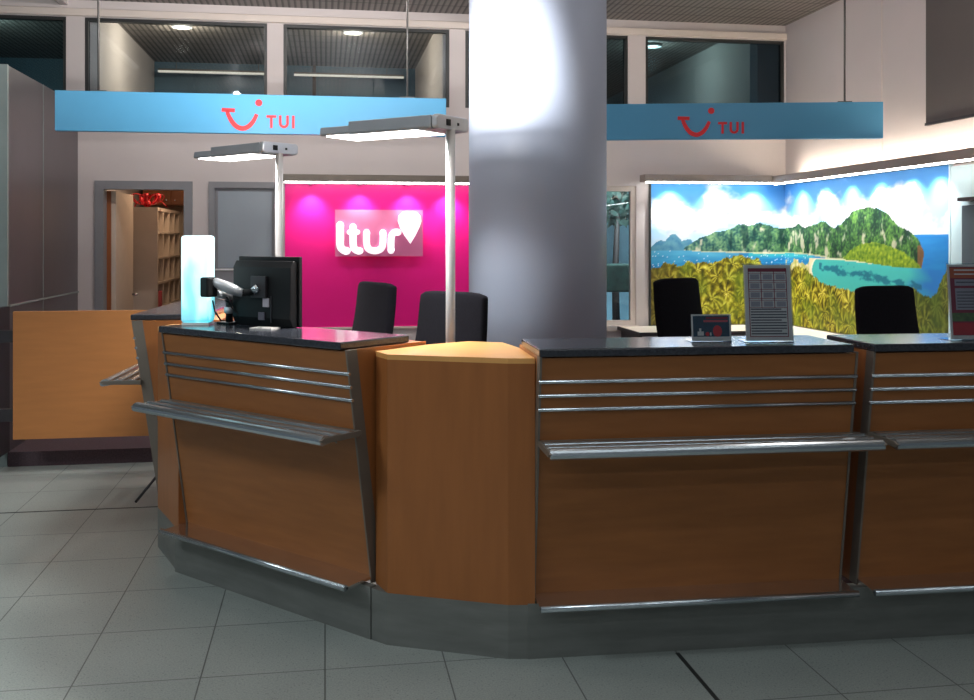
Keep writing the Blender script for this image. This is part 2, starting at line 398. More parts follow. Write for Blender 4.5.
# ------------------------------------------------------------------ doors
def door_frame(h, d, w=.075):
    f = MB(); a, b, z0, z1 = d
    f.box((a, YB - .02, .1), (a + w, YB + .12, z1)); f.box((b - w, YB - .02, .1), (b, YB + .12, z1)); f.box((a + w, YB - .02, z1 - w), (b - w, YB + .12, z1))
    f.build('door_frame', W['doorframe'], h)
d1 = holder('door_1'); door_frame(d1, D1)
lf = MB().box((0, 0, .1), (.04, .82, 2.0)).build('door_leaf', W['cubby'], d1, (-1.90, YB + .13, 0), 0)
MB().box((-1.937, YB + .121, .1), (-1.903, YB + .16, 2.0)).build('door_liner', W['brown'], d1)
MB().tube([(.04, .76, 1.03), (.09, .76, 1.03), (.09, .66, 1.03)], .011).build('door_handle', W['steel'], lf)
d2 = holder('door_2'); door_frame(d2, D2, .055)
lf = MB().box((D2[0] + .055, YB + .02, .1), (D2[1] - .055, YB + .06, 2.03)).build('door_leaf', W['doorframe'], d2)
MB().box((D2[0] + .08, YB + .012, 1.31), (D2[1] - .08, YB + .03, 2.0)).build('door_panel', W['frost'], lf)
MB().box((D2[0] + .055, YB + .008, 1.285), (D2[1] - .055, YB + .03, 1.30)).build('glazing_bead', W['white'], lf)
MB().tube([(D2[0] + .12, YB + .02, 1.05), (D2[0] + .12, YB - .035, 1.05), (D2[0] + .24, YB - .035, 1.05)], .010).build('door_handle', W['steel'], lf)

# store room behind the open door
MB().box((-2.3, YB + .12, 0), (-.8, 13.0, .1)).build('floor_store', W['carpet'], kind='structure')
MB().box((-2.3, YB + .12, .1), (-2.22, 13.0, 2.6)).build('wall_store_west', W['wall'], kind='structure')
MB().box((-1.16, YB + .12, .1), (-1.08, 13.0, 2.6)).build('wall_store_east', W['wall'], kind='structure')
MB().box((-2.22, 12.9, .1), (-1.16, 13.0, 2.6)).build('wall_store_rear', W['cubby'], kind='structure')
point('store_lamp', (-1.42, 10.6, 2.35), 16, (1, .74, .5), .12)
CU = thing('cube_shelf', 'pale cube shelf standing in the store room behind the open door', 'shelf unit', (-1.66, 10.45, .1))
m = MB(); L = 1.55; Hh = 1.79; D = .27
m.box((-D, 0, 0), (0, .035, Hh)); m.box((-D, L - .035, 0), (0, L, Hh)); m.box((-D, .035, 0), (0, L - .035, .035)); m.box((-D, .035, Hh - .035), (0, L - .035, Hh)); m.box((-D, .035, .035), (-D + .012, L - .035, Hh - .035))
m.build('shelf_frame', W['cubby'], CU)
for k in range(1, 4):
    y = L * k / 4; MB().box((-D + .012, y - .01, .035), (0, y + .01, Hh - .035)).build('divider', W['cubby'], CU)
for k in range(1, 7):
    z = Hh * k / 7
    for j in range(4):
        MB().box((-D + .012, L * j / 4 + (.01 if j else .035), z - .01), (0, L * (j + 1) / 4 - (.01 if j < 3 else .035), z + .01)).build('shelf', W['cubby'], CU)
zsh = .1 + Hh * 3 / 7 + .01
t = MB().box((-1.88, 10.52, zsh), (-1.665, 10.76, zsh + .16)).build('storage_box', W['pinkbox'], bevel=.006)
tag(t, 'pink box sitting in a compartment of the pale cube shelf', 'box')
# red gift bow on the shelf
B = thing('gift_bow', 'large red ribbon bow lying on top of the pale cube shelf', 'bow', (-1.79, 10.62, .1 + Hh))
rr = random.Random(3)
for k in range(7):
    a = 2 * pi * k / 7 + .3; lp = MB(); pts = []
    for q in range(15):
        u = q / 14; s_ = sin(pi * u); pts.append((u if u <= .5 else 1 - u, s_, u))
    vs = []; R = .17
    for q in range(15):
        u = 2 * pi * q / 14; rad = R * (1 - cos(u)) / 2; z = .055 + .05 * sin(u) + .35 * rad
        for sd in (-.022, .022):
            vs.append((rad * cos(a) - sd * sin(a), rad * sin(a) + sd * cos(a), z))
    lp.add(vs, [(2 * i, 2 * i + 1, 2 * i + 3, 2 * i + 2) for i in range(14)], True)
    o = lp.build('bow_loop', W['ribbon'], B); sm_ = o.modifiers.new('thick', 'SOLIDIFY'); sm_.thickness = .003
for k in range(2):
    sg = 1 if k else -1; vs = []
    for q in range(8):
        u = q / 7; x = sg * .02 + .05 * u; y = -.1 * u + sg * .06 * u; z = .05 + .05 * sin(pi * u) - .045 * u
        vs += [(x + .13 * u * sg, y, z), (x + .13 * u * sg, y + .045, z)]
    o = MB().add(vs, [(2 * i, 2 * i + 1, 2 * i + 3, 2 * i + 2) for i in range(7)], True).build('bow_tail', W['ribbon'], B); sm_ = o.modifiers.new('thick', 'SOLIDIFY'); sm_.thickness = .003
MB().lathe([(.01, .0), (.035, .02), (.04, .05), (.02, .075)], 14).build('knot', W['ribbon'], B)
WC = thing('wall_cabinet', 'brown wooden wall cabinet high up in the store room', 'cabinet', (-2.16, 12.5, 1.98))
MB().box((0, 0, 0), (.66, .4, .55)).build('cabinet_body', W['brown'], WC)
for k in range(2):
    dd = MB().box((.01 + .33 * k, -.02, .01), (.32 + .33 * k, 0, .54)).build('cabinet_door', W['brown'], WC, bevel=.003)
    MB().tube([(.28 + .10 * k, -.02, .06), (.28 + .10 * k, -.045, .06)], .008, 8).build('knob', W['steel'], dd)
VG = thing('air_grille', 'dark slatted air grille high on the store room wall', 'vent', (-1.47, 12.86, 1.98))
m = MB()
for k in range(7): m.box((0, -.01, .03 + k * .06), (.30, .03, .055 + k * .06))
m.build('slats', W['vent'], VG)
m = MB(); m.box((-.02, 0, 0), (0, .04, .46)); m.box((.30, 0, 0), (.305, .04, .46)); m.box((0, 0, -.0), (.30, .04, .025)); m.box((0, 0, .45), (.30, .04, .47)); m.build('grille_frame', W['vent'], VG)

# ------------------------------------------------------------------ column
MB().lathe([(.377, 0), (.377, CZ)], 96).build('column', W['column'], kind='structure', loc=(1.154, 5.385, 0))

# ------------------------------------------------------------------ counters
KL = 1.22
def counter():
    r = thing('service_counter', 'long', 'counter', (0, 0, 0), 0, 'wood-fronted service counters')
    # wooden carcass (profile y outward negative)
    MB().profile([(.36, .2), (.086, .2), (-.045, 1.128), (.36, 1.128)], 0.004, KL - .004).build('carcass', W['wood_v'], r)
    for x0, x1 in ((-.0, .004), (KL - .004, KL)):
        MB().profile([(.365, .2), (.082, .2), (-.049, 1.13), (.365, 1.13)], x0, x1).build('end_panel', W['wood_v'], r)
    def fy(z): return .05 - (z - .2) / .93 * .138          # front face of the leaning panel
    MB().profile([(fy(.215), .215), (fy(.93), .93), (fy(.93) + .034, .93), (fy(.215) + .034, .215)], .006, KL - .006).build('front_panel', W['wood'], r)
    zs = [.936, .988, 1.04, 1.128]
    for a, b in zip(zs[:-1], zs[1:]):
        MB().profile([(fy(a), a + .003), (fy(b), b - .003), (fy(b) + .034, b - .003), (fy(a) + .034, a + .003)], .006, KL - .006).build('fascia_board', W['wood'], r)
    for x0, x1 in ((-.002, .006), (KL - .006, KL + .002)):
        MB().profile([(fy(.2) - .006, .2), (fy(1.13) - .006, 1.13), (fy(1.13) + .05, 1.13), (fy(.2) + .05, .2)], x0, x1).build('edge_strip', W['edge'], r)
    for z in (.933, .985, 1.037):
        MB().tube([(-.004, fy(z) - .004, z), (KL + .004, fy(z) - .004, z)], .0075, 12).build('trim_rail', W['steel'], r)
    # handbag shelf: three half-round slats on end plates
    z0 = .80; yb = fy(.8)
    sh = MB().box((.006, yb - .012, z0 - .006), (KL + .024, yb + .002, z0 + .018)).build('bag_shelf', W['edge'], r)
    for x in (.0, KL - .012 + .03):
        MB().profile([(yb, z0 - .004), (yb - .192, z0 - .004), (yb - .214, z0 + .010), (yb - .192, z0 + .018), (yb, z0 + .018)], x, x + .012).build('end_plate', W['edge'], sh, bevel=.002)
    for k in range(3):
        yc = yb - .050 - k * .066
        pr = [(yc + .026 * cos(t), z0 + .004 + .020 * sin(t)) for t in [pi * q / 8 for q in range(9)]] + [(yc - .024, z0 - .003), (yc + .024, z0 - .003)]
        if k == 2: pr = [(yc + .028 * cos(t), z0 + .004 + .022 * sin(t)) for t in [pi * q / 8 for q in range(9)]] + [(yc - .027, z0 - .006), (yc - .016, z0 - .013), (yc + .024, z0 - .006)]
        MB().profile(pr, .006, KL + .024).build('slat', W['steel'], sh)
    for x in (.12, KL - .12):
        MB().profile([(yb + .002, z0 - .05), (yb - .02, z0 - .02), (yb - .18, z0 - .006), (yb - .18, z0 + .002), (yb + .002, z0 + .002)], x, x + .01).build('bracket', W['edge'], sh)
    # foot ledge
    lg = MB().profile([(.08, .218), (-.092, .210), (-.092, .220), (.08, .230)], 0, KL).build('foot_ledge', W['mirror'], r)
    MB().tube([(0, -.095, .217), (KL, -.095, .217)], .0125, 12).build('ledge_lip', W['steel'], lg)
    # plinth and worktop
    MB().box((-.03, 0, 0), (KL + .037, .03, .205)).build('plinth', W['plinth'], r)
    MB().box((-.006, -.105, 1.13), (KL - .02, .285, 1.16)).build('worktop', W['top'], r, bevel=.006, segs=3)
    return r
CT = [(.772, 3.633, -1.5)]
def nxt(o):
    x, y, a = o; q = radians(a)
    return (x + cos(q) * -1.477 - sin(q) * 1.168, y + sin(q) * -1.477 + cos(q) * 1.168, a - 46.1)
CB = nxt(CT[0]); CC = nxt(CB); q = radians(-1.5)
CD = (.772 + cos(q) * 1.287, 3.634 + sin(q) * 1.287, -1.5)
kA = counter(); put(kA, (CT[0][0], CT[0][1], 0), q, 'beech service counter with the tall price sheet holder standing on its worktop')
kB = copy_tree(kA); put(kB, (CB[0], CB[1], 0), radians(CB[2]), 'angled beech service counter carrying the monitor and glowing cyan tower')
kC = copy_tree(kA); put(kC, (CC[0], CC[1], 0), radians(CC[2]), 'beech service counter seen end on beside the hanging wooden gate')
for o in list(kC.children):            # this unit shows only a short foot bracket at its end
    if o.name.startswith('foot_ledge'):
        for c in list(o.children): bpy.data.objects.remove(c)
        bpy.data.objects.remove(o)
MB().tube([(KL - .01, .03, .30), (KL - .01, -.075, .17)], .007, 8).build('foot_bracket', W['dim'], kC)
for c in kC.children:
    if c.name.startswith('plinth'): c.location.y = .10
kC.location.x -= .028
kD = copy_tree(kA); put(kD, (CD[0], CD[1], 0), q, 'beech service counter cut by the picture edge, under the orange-red sheet holder')

def wedge(P, base):
    r = thing('corner_unit', 'corner', 'counter corner', (0, 0, 0), 0, 'wedge-shaped corner units between counters')
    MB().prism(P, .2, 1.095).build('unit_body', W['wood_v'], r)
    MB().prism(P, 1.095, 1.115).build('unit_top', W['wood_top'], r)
    MB().prism(base, 0, .2).build('plinth', W['plinth'], r)
    return r
REST = [(-.003, .0), (-.001, .366), (-.036, .595), (-.172, .662), (-.362, .545)]
P1 = [(-.583, .322), (-.541, .200), (-.102, .012)] + REST
wA = wedge(P1, [(-.600, .262), (-.543, .202)] + P1[2:]); put(wA, kA.location, q, 'full wedge-shaped beech corner unit with pale top between two counters')
P2 = [(-.50, .30), (-.43, .172), (-.02, .006)] + REST
wB = wedge(P2, P2); put(wB, kB.location, radians(CB[2]), 'sliver of beech corner unit left of the counter with the monitor')

# ------------------------------------------------------------------ gate
g = thing('swing_gate', 'plain beech gate panel hanging clear of the floor beside the steel partition', 'gate', (-2.03, 7.0, 0))
MB().box((0, 0, .24), (1.17, .04, 1.085)).build('gate_panel', mat('gate_veneer_lightened', hexc(182, 120, 66), rough=.45, mottle=.06, mscale=3, stretch=(1.2, 1.2, 9)), g, bevel=.003)  # same beech as the counters, lightened to imitate stronger light on the gate
for z in (.4, .92):
    MB().box((-.13, .005, z - .04), (.05, .06, z + .04)).build('hinge', W['dim'], g)
MB().box((-.155, .0, .1), (-.12, .345, 1.1)).build('hinge_post', W['dim'], g)

# ------------------------------------------------------------------ floor lamps
def lamp():
    r = thing('office_floor_lamp', 'lamp', 'floor lamp', (0, 0, 0), 0, 'office floor lamps behind the counters')
    MB().lathe([(.19, 0), (.19, .012), (.06, .02), (.03, .03)], 40).build('base', W['lampgrey'], r)
    MB().tube([(0, 0, .02), (0, 0, 1.945)], .021, 20).build('pole', W['pole'], r)
    # head along -x; a thinner tip beyond the step
    hd = MB()
    hd.profile([(-.125, .010), (-.118, .0), (.118, .0), (.125, .010), (.122, .060), (-.122, .060)], -.47, .0)
    hd.profile([(-.125, .010), (-.118, .003), (.118, .003), (.125, .010), (.118, .042), (-.118, .042)], -.645, -.47)
    hd = hd.build('lamp_head', W['lampgrey'], r, (-.018, 0, 1.94), bevel=.003)
    MB().profile([(-.123, .012), (-.11, .0), (.11, .0), (.123, .012), (.123, .052), (.11, .064), (-.11, .064), (-.123, .052)], .002, .034).build('end_cap', W['lampsilver'], hd, bevel=.006)
    MB().box((.032, -.055, .018), (.038, -.025, .046)).build('sensor', W['black'], hd)
    MB().box((.032, .030, .024), (.037, .042, .036)).build('button', W['black'], hd)
    MB().box((-.615, -.112, -.003), (-.09, .112, .006)).build('diffuser', W['lampglow'], hd, bevel=.004)
    MB().box((-.46, -.05, .058), (-.08, .05, .0615)).build('uplight_lens', W['white'], hd)
    return r
LA = lamp(); put(LA, (.55, 4.41, .0), radians(-42), 'tall office floor lamp rising behind the wedge corner unit, in front of the column')
LA.location.z = .1
LB = copy_tree(LA); put(LB, (-.255, 5.75, .1), radians(-50), 'tall office floor lamp behind the monitor, partly hiding the grey door')
for nm, lo, rz, up, fl in (('near', LA.location, -42, 26, 230), ('far', LB.location, -50, 22, 20)):
    d = Vector((-cos(radians(rz)), -sin(radians(rz)), 0))
    for q_ in (.14, .38):
        c = Vector(lo) + d * q_
        point('uplight_' + nm, (c.x, c.y, lo.z + 1.94 + .075), up / 2, (1, .97, .95), .012)
    c = Vector(lo) + d * .27
    area('uplight_' + nm, (c.x, c.y, lo.z + 1.94 + .068), (pi, 0, radians(rz)), .40, .10, fl, (1, .97, .95))
    c = Vector(lo) + d * .34
    area('downlight_' + nm, (c.x, c.y, lo.z + 1.93), (0, 0, radians(rz)), .54, .17, 24, (1, .97, .94), 125)

# ------------------------------------------------------------------ hanging signs
def ribbon(mb, pts, w, y, th, T=None):
    """flat stroke of varying width in the x,z plane"""
    n = len(pts); ws = w if isinstance(w, (list, tuple)) else [w] * n; vs = []
    for i in range(n):
        a = Vector((pts[max(i - 1, 0)][0], pts[max(i - 1, 0)][1])); b = Vector((pts[min(i + 1, n - 1)][0], pts[min(i + 1, n - 1)][1]))
        d = (b - a).normalized(); nn = Vector((-d.y, d.x)) * ws[i] / 2
        for yy in (y, y - th):
            vs += [(pts[i][0] + nn.x, yy, pts[i][1] + nn.y), (pts[i][0] - nn.x, yy, pts[i][1] - nn.y)]
    fs = []
    for i in range(n - 1):
        b = 4 * i; c = b + 4
        fs += [(b, b + 1, c + 1, c), (b + 2, c + 2, c + 3, b + 3), (b, c, c + 2, b + 2), (b + 1, b + 3, c + 3, c + 1)]
    fs += [(0, 2, 3, 1), (4 * n - 4, 4 * n - 3, 4 * n - 1, 4 * n - 2)]
    mb.add(vs, fs, T=T); return mb

def hanging_sign(label, loc, rz, x0, x1, lx, rods, S=1.154):
    r = thing('hanging_sign', label, 'sign', loc, rz, 'sky-blue hanging signs')
    MB().box((x0, -.03, 0), (x1, .03, .228 * S)).build('sign_board', W['blue'], r, bevel=.003)
    for x in rods:
        ro = MB().tube([(x, 0, .23 * S), (x, 0, CZ - loc[2])], .0075, 10).build('rod', W['rod'], r)
        MB().box((x - .05, -.012, .228 * S), (x + .05, .012, .228 * S + .009)).build('rod_clip', W['rod'], ro)
    T = Matrix.Translation((lx * S - lx * S * 1, 0, 0)) @ Matrix.Diagonal((S, 1, S, 1))
    # smile: serif bar, curved stroke, dot
    s = MB(); cx, cz = lx, .16
    def E(u, v): return (cx - .105 + (u - 221) * .0059, (134 - v) * .0059)
    ribbon(s, [E(221, 111.2), E(233.6, 111.6)], .022, -.03, .004, T)
    key = [E(226, 112), E(228, 117.5), E(231.5, 123.5), E(236, 127.8), E(241.5, 129.2), E(247, 126.8), E(251.5, 121.5), E(254.6, 115)]
    arc = []
    for i_ in range(len(key) - 1):
        p0, p1, p2, p3 = key[max(i_ - 1, 0)], key[i_], key[i_ + 1], key[min(i_ + 2, len(key) - 1)]
        for k in range(4):
            t = k / 4; arc.append(tuple(.5 * (2 * p1[c] + (p2[c] - p0[c]) * t + (2 * p0[c] - 5 * p1[c] + 4 * p2[c] - p3[c]) * t * t + (3 * p1[c] - p0[c] - 3 * p2[c] + p3[c]) * t ** 3) for c in (0, 1)))
    arc.append(key[-1]); wd = [.020 + .008 * sin(pi * k / (len(arc) - 1)) for k in range(len(arc))]
    ribbon(s, arc, wd, -.03, .004, T)
    dx_, dz_ = E(256.6, 103.6)
    s.add([(dx_ + .020 * cos(2 * pi * k / 20), -.03, dz_ + .020 * sin(2 * pi * k / 20)) for k in range(20)] + [(dx_ + .020 * cos(2 * pi * k / 20), -.034, dz_ + .020 * sin(2 * pi * k / 20)) for k in range(20)],
          [tuple(range(20)), tuple(range(20, 40))] + [(k, (k + 1) % 20, 20 + (k + 1) % 20, 20 + k) for k in range(20)], T=T)
    s.build('smile_emblem', W['red'], r)
    zb = .034; zt = .108; w = .0145; x = cx + .148
    m = MB(); ribbon(m, [(x, zt - w / 2), (x + .056, zt - w / 2)], w, -.03, .004, T); ribbon(m, [(x + .028, zt - w), (x + .028, zb)], w, -.03, .004, T); m.build('letter', W['red'], r)
    x += .072; m = MB()
    u = [(x + .007, zt), (x + .007, zb + .026)] + [(x + .028 + .021 * cos(t), zb + .028 + .021 * sin(t)) for t in [pi + pi * k / 10 for k in range(11)]] + [(x + .049, zb + .03), (x + .049, zt)]
    ribbon(m, u, w, -.03, .004, T); m.build('letter', W['red'], r)
    x += .074; m = MB(); ribbon(m, [(x + .008, zt), (x + .008, zb)], w, -.03, .004, T); m.build('letter', W['red'], r)
    return r
hanging_sign('sky-blue hanging sign above the two floor lamps, its end near the steel partition', (0, 6.90, 2.271), radians(-.6), -1.74, .826, -.485, (-1.474, .56))
hanging_sign('sky-blue hanging sign cut by the column, above the mural', (2.055, 7.149, 2.294), radians(-12.9), -.508, 1.985, .55, (-.35, 1.72))

# ------------------------------------------------------------------ pink wall with its logo
pk = thing('feature_panel', 'bright magenta wall panel lit from above between grey door and column', 'wall panel', (0, YB - .02, 0))
MB().box((-.36, 0, .76), (1.33, .02, 2.07)).build('magenta_board', W['pink'], pk)
MB().box((-.375, -.01, .74), (1.345, .02, .76)).build('base_trim', W['trim'], pk)
VX = (-.125, .315, .755, 1.13)
vl = thing('light_pelmet', 'narrow grey light pelmet with spots above the magenta panel', 'pelmet', (0, YB, 2.075))
MB().box((-.37, -.18, .01), (1.36, 0, .075)).build('pelmet_box', W['edge'], vl, bevel=.003)
MB().box((-.36, -.178, -.002), (1.35, -.15, .01)).build('light_strip', W['led'], vl)
for x in VX:
    MB().lathe([(.028, -.012), (.03, .01)], 16, Matrix.Translation((x, -.085, 0))).build('spotlight', W['lampsilver'], vl)
    spot('pink_spot', (x, YB - .155, 2.055), (x, YB - .0, 1.40), 28, 96, 1, (1, .97, .86), .02)
LS = thing('logo_board', 'pale acrylic board with white rounded letters and a teardrop on the magenta panel', 'sign', (.09, YB - .11, 1.41))
PW, PH = .80, .425
MB().box((0, 0, 0), (PW, .012, PH)).build('acrylic_board', W['acryl'], LS)
for x in (.05, PW - .05):
    for z in (.05, PH - .05):
        MB().tube([(x, .012, z), (x, .09, z)], .008, 8).build('standoff', W['steel'], LS)
def LQ(px, py): return ((px - 140) / 755 * PW, (495 - py) / 395 * PH)
def stroke(pts, r, nm='letter'):
    m = MB(); P = [LQ(*p) for p in pts]
    # resample with a smooth curve
    out = []
    for i in range(len(P) - 1):
        p0 = P[max(i - 1, 0)]; p1 = P[i]; p2 = P[i + 1]; p3 = P[min(i + 2, len(P) - 1)]
        for k in range(6):
            t = k / 6; out.append(tuple(.5 * ((2 * p1[j]) + (-p0[j] + p2[j]) * t + (2 * p0[j] - 5 * p1[j] + 4 * p2[j] - p3[j]) * t * t + (-p0[j] + 3 * p1[j] - 3 * p2[j] + p3[j]) * t ** 3) for j in (0, 1)))
    out.append(P[-1]); ribbon(m, out, 2 * r, -.001, .022)
    for e in (out[0], out[-1]):
        c = [(e[0] + r * cos(2 * pi * k / 16), e[1] + r * sin(2 * pi * k / 16)) for k in range(16)]
        m.add([(x, -.001, z) for x, z in c] + [(x, -.023, z) for x, z in c], [tuple(range(16)), tuple(range(16, 32))] + [(k, (k + 1) % 16, 16 + (k + 1) % 16, 16 + k) for k in range(16)])
    return m
r_ = .031
stroke([(183, 228), (183, 330), (186, 410), (212, 442), (240, 448)], r_ * 1.1).build('letter', W['letter'], LS)
m = stroke([(292, 245), (292, 330), (296, 410), (320, 442), (350, 448)], r_ * 1.05); m2 = stroke([(262, 290), (330, 290)], r_ * .8); m.add(m2.v, m2.f); m.build('letter', W['letter'], LS)
stroke([(408, 292), (408, 380), (425, 430), (478, 448), (530, 430), (548, 380), (548, 292)], r_).build('letter', W['letter'], LS)
stroke([(618, 445), (618, 370), (625, 315), (650, 290), (678, 290)], r_).build('letter', W['letter'], LS)
drop = [(785, 388), (735, 320), (695, 250), (676, 195), (682, 150), (712, 118), (756, 110), (782, 112), (808, 110), (846, 120), (874, 152), (880, 196), (862, 250), (832, 310)]
dq = [LQ(*p) for p in drop]; n = len(dq)
MB().add([(x, -.001, z) for x, z in dq] + [(x, -.024, z) for x, z in dq], [tuple(range(n)), tuple(range(n, 2 * n))] + [(k, (k + 1) % n, n + (k + 1) % n, n + k) for k in range(n)]).build('teardrop_emblem', W['letter'], LS)

# ------------------------------------------------------------------ mural (a printed picture across the corner)
FAR = [(-.006, 1.49), (.04, 1.53), (.10, 1.56), (.14, 1.545), (.19, 1.605), (.235, 1.62), (.28, 1.59), (.31, 1.55), (.35, 1.56), (.40, 1.57), (.44, 1.52), (.47, 1.48)]
TOP = [(.328, 1.472), (.4, 1.531), (.502, 1.579), (.656, 1.638), (.79, 1.658), (.893, 1.717), (.997, 1.698), (1.122, 1.737), (1.248, 1.688), (1.332, 1.669), (1.422, 1.678), (1.55, 1.686), (1.696, 1.713), (1.837, 1.673), (2.013, 1.708), (2.182, 1.732), (2.363, 1.666), (2.486, 1.7), (2.622, 1.767), (2.738, 1.816), (2.85, 1.829), (2.96, 1.834), (3.067, 1.822), (3.172, 1.794), (3.259, 1.751), (3.345, 1.693), (3.442, 1.652), (3.538, 1.628), (3.618, 1.581), (3.67, 1.55), (3.722, 1.474)]
BASE = [(.328, 1.462), (.522, 1.443), (.945, 1.432), (1.206, 1.422), (1.487, 1.432), (1.916, 1.419), (2.126, 1.403), (2.292, 1.388), (2.688, 1.386), (2.945, 1.366), (3.216, 1.348), (3.456, 1.338), (3.696, 1.344), (3.734, 1.459)]
HILL = [(2.537, 1.401), (2.655, 1.472), (2.819, 1.525), (3.022, 1.542), (3.245, 1.51), (3.456, 1.464), (3.631, 1.389), (3.696, 1.344)]
PALM = [(-.006, 1.26), (.075, 1.288), (.146, 1.346), (.216, 1.317), (.298, 1.307), (.379, 1.345), (.451, 1.326), (.543, 1.345), (.635, 1.325), (.707, 1.364), (.79, 1.383), (.914, 1.403), (1.018, 1.383), (1.091, 1.363), (1.143, 1.303), (1.279, 1.244), (1.395, 1.243), (1.696, 1.31), (1.857, 1.276), (1.994, 1.224), (2.182, 1.158), (2.416, 1.132), (2.622, 1.116), (2.945, 1.107), (3.317, 1.134), (3.631, 1.173), (3.734, 1.148), (3.81, 1.114), (3.885, 1.171), (3.958, 1.263), (4.018, 1.353), (4.06, 1.397)]
def ip(T, s):
    if s < T[0][0] or s > T[-1][0]: return None
    for (a, u), (b, v) in zip(T, T[1:]):
        if a <= s <= b: return u + (v - u) * (s - a) / max(b - a, 1e-6)
def mixc(a, b, t): t = max(0, min(1, t)); return tuple(x + (y - x) * t for x, y in zip(a, b))
def fb(x, y, o=4, s=0):
    v = 0; a = .5; f = 1
    for _ in range(o): v += a * noise.noise(Vector((x * f, y * f, s))); a *= .5; f *= 2.03
    return v
def C(r, g, b): return (r / 255, g / 255, b / 255)
def paint(s, z):
    zp = ip(PALM, s)
    j = .05 * fb(s * 16, z * 3, 4, 5) + .03 * abs(noise.noise(Vector((s * 45, 0, 3))))
    if zp is not None and z < zp + j:
        d = zp + j - z
        # palm crowns: fronds radiating from scattered centres, the lowest crown in front
        gx, gz = int(s // .15), int(z // .12); best = None
        for cx in range(gx - 1, gx + 2):
            for cz in range(gz - 2, gz + 2):
                rn = random.Random(cx * 971 + cz * 13 + 5); px = (cx + rn.random()) * .15; pz = (cz + rn.random()) * .12 + .03; rd = .09 + .07 * rn.random(); ph = rn.random() * 6
                dx, dz_ = s - px, z - pz + 1.6 * (s - px) ** 2 / rd * .5
                q_ = math.hypot(dx, dz_) / rd
                if q_ < 1 and (best is None or pz < best[0]): best = (pz, q_, atan2(dz_, dx), ph, rn.random())
        a = fb(s * 20, z * 12, 4, 2); b = fb(s * 80, z * 40, 2, 9); e = fb(s * 6, z * 6, 3, 14)
        t = .40 + .8 * a + .7 * b + .6 * e
        if best:
            fr = .5 + .5 * sin(best[2] * 9 + best[3] + 3 * best[1])
            t = t * .55 + .62 * fr * (1.05 - .5 * best[1]) + .12 * best[4]
        c = mixc(C(34, 34, 12), C(150, 134, 28), t * 1.7) if t < .58 else mixc(C(168, 156, 38), C(250, 236, 112), (t - .58) * 2.2)
        c = mixc(c, C(104, 128, 34), max(0, min(.6, .15 + 1.5 * fb(s * 4, z * 4, 2, 40))))
        if s < .35: c = mixc(c, C(96, 76, 44), (.35 - s) * 1.6)
        if s > 3.4: c = mixc(c, C(40, 66, 34), .5 * min(1, (s - 3.4) / .3))
        return c
    zt = ip(TOP, s); zb = ip(BASE, s); zh = ip(HILL, s)
    if zt is not None and zb is not None:
        zt += .030 * fb(s * 11, 3, 4, 1)
        if zh is not None and z < zh + .012 * fb(s * 20, 1, 2, 4) and z > zb:
            t = .5 + 1.1 * fb(s * 30, z * 30, 3, 6)
            return mixc(C(64, 104, 22), C(178, 196, 52), t)
        if zb < z < zt:
            a = fb(s * 9, z * 8, 4, 3); b = fb(s * 40, z * 40, 3, 8)
            h = (z - zb) / max(zt - zb, .01)
            hz = max(0, min(1, (2.4 - s) / 2.0))
            dk = mixc(C(14, 50, 30), C(38, 84, 88), hz); lt = mixc(C(104, 150, 66), C(140, 176, 130), hz)
            c = mixc(dk, lt, .42 + 1.5 * a + 1.3 * b)
            cl = fb(s * 11 + 4, z * 6, 4, 11)
            if cl > .13 and h < .85: c = mixc(c, C(216, 202, 178), min(.8, (cl - .13) * 6))
            dr = fb(s * 13, z * 4 + 3, 3, 17)
            if dr > .12: c = mixc(c, C(10, 40, 40), min(.6, (dr - .12) * 4))
            if h < .05: c = mixc(c, C(238, 226, 190), .7)
            if s > 3.64 and z < 1.52: c = mixc(c, C(150, 90, 60), .7)
            return c
    zf = ip(FAR, s)
    if zf is not None and 1.46 < z < zf + .01 * fb(s * 20, 2, 2): return mixc(C(60, 118, 158), C(110, 164, 176), .5 + fb(s * 18, z * 18, 3))
    hor = 1.473 if s < 1.9 else 1.473 + (1.62 - 1.473) * min(1, (s - 1.9) / 2.1)
    if s > 3.5: hor = 1.60
    if z < hor:
        # lagoon
        edge = 1.393 - max(0, (s - 2.5)) * .045
        if s > 1.9 and z < edge:
            le = 1.93 + .18 * ((z - 1.28) / .1) ** 2 * .4
            if s < le: return C(238, 220, 176)
            if s < le + .03: return C(244, 236, 206)
            t = (s - 3.35) / .5 + (.0 + fb(s * 3, z * 8, 2))
            c = mixc(C(74, 190, 180), C(44, 122, 194), t)
            rf = 1 - abs(z - (1.315 - (s - 2.2) * .085)) / .055 + 1.6 * fb(s * 9, z * 22, 3, 33)
            if 2.1 < s < 3.7 and rf > .4: c = mixc(c, C(16, 96, 124), min(.75, (rf - .4) * 2.5))
            if edge - z < .012 and s < 3.0: c = C(240, 230, 190)
            return c
        if 1.42 < s < 2.05 and z < 1.335 + .10 * fb(s * 9, z * 9, 3, 7) + .05 * (s - 1.42):
            return mixc(C(232, 214, 172), C(170, 170, 70), .5 + 1.5 * fb(s * 20, z * 20, 3))
        c = mixc(C(24, 112, 178), C(64, 164, 206), .5 + 1.2 * fb(s * 3, z * 18, 3, 2))
        if s < .9: c = mixc(c, C(110, 186, 210), max(0, min(.8, (z - 1.30) * 4)))
        if 1.0 < s < 1.97: c = mixc(c, C(60, 200, 190), max(0, min(.6, (z - 1.385 + (s - 1.0) * .012) * 22)))
        if s > 3.5: c = mixc(c, C(36, 120, 196), .6)
        if noise.noise(Vector((s * 90, z * 140, 2))) > .52 and s < 2: c = C(230, 240, 244)
        return c
    # sky
    t = (z - 1.5) / .6
    c = mixc(C(204, 230, 248), C(76, 154, 226), t * 1.1)
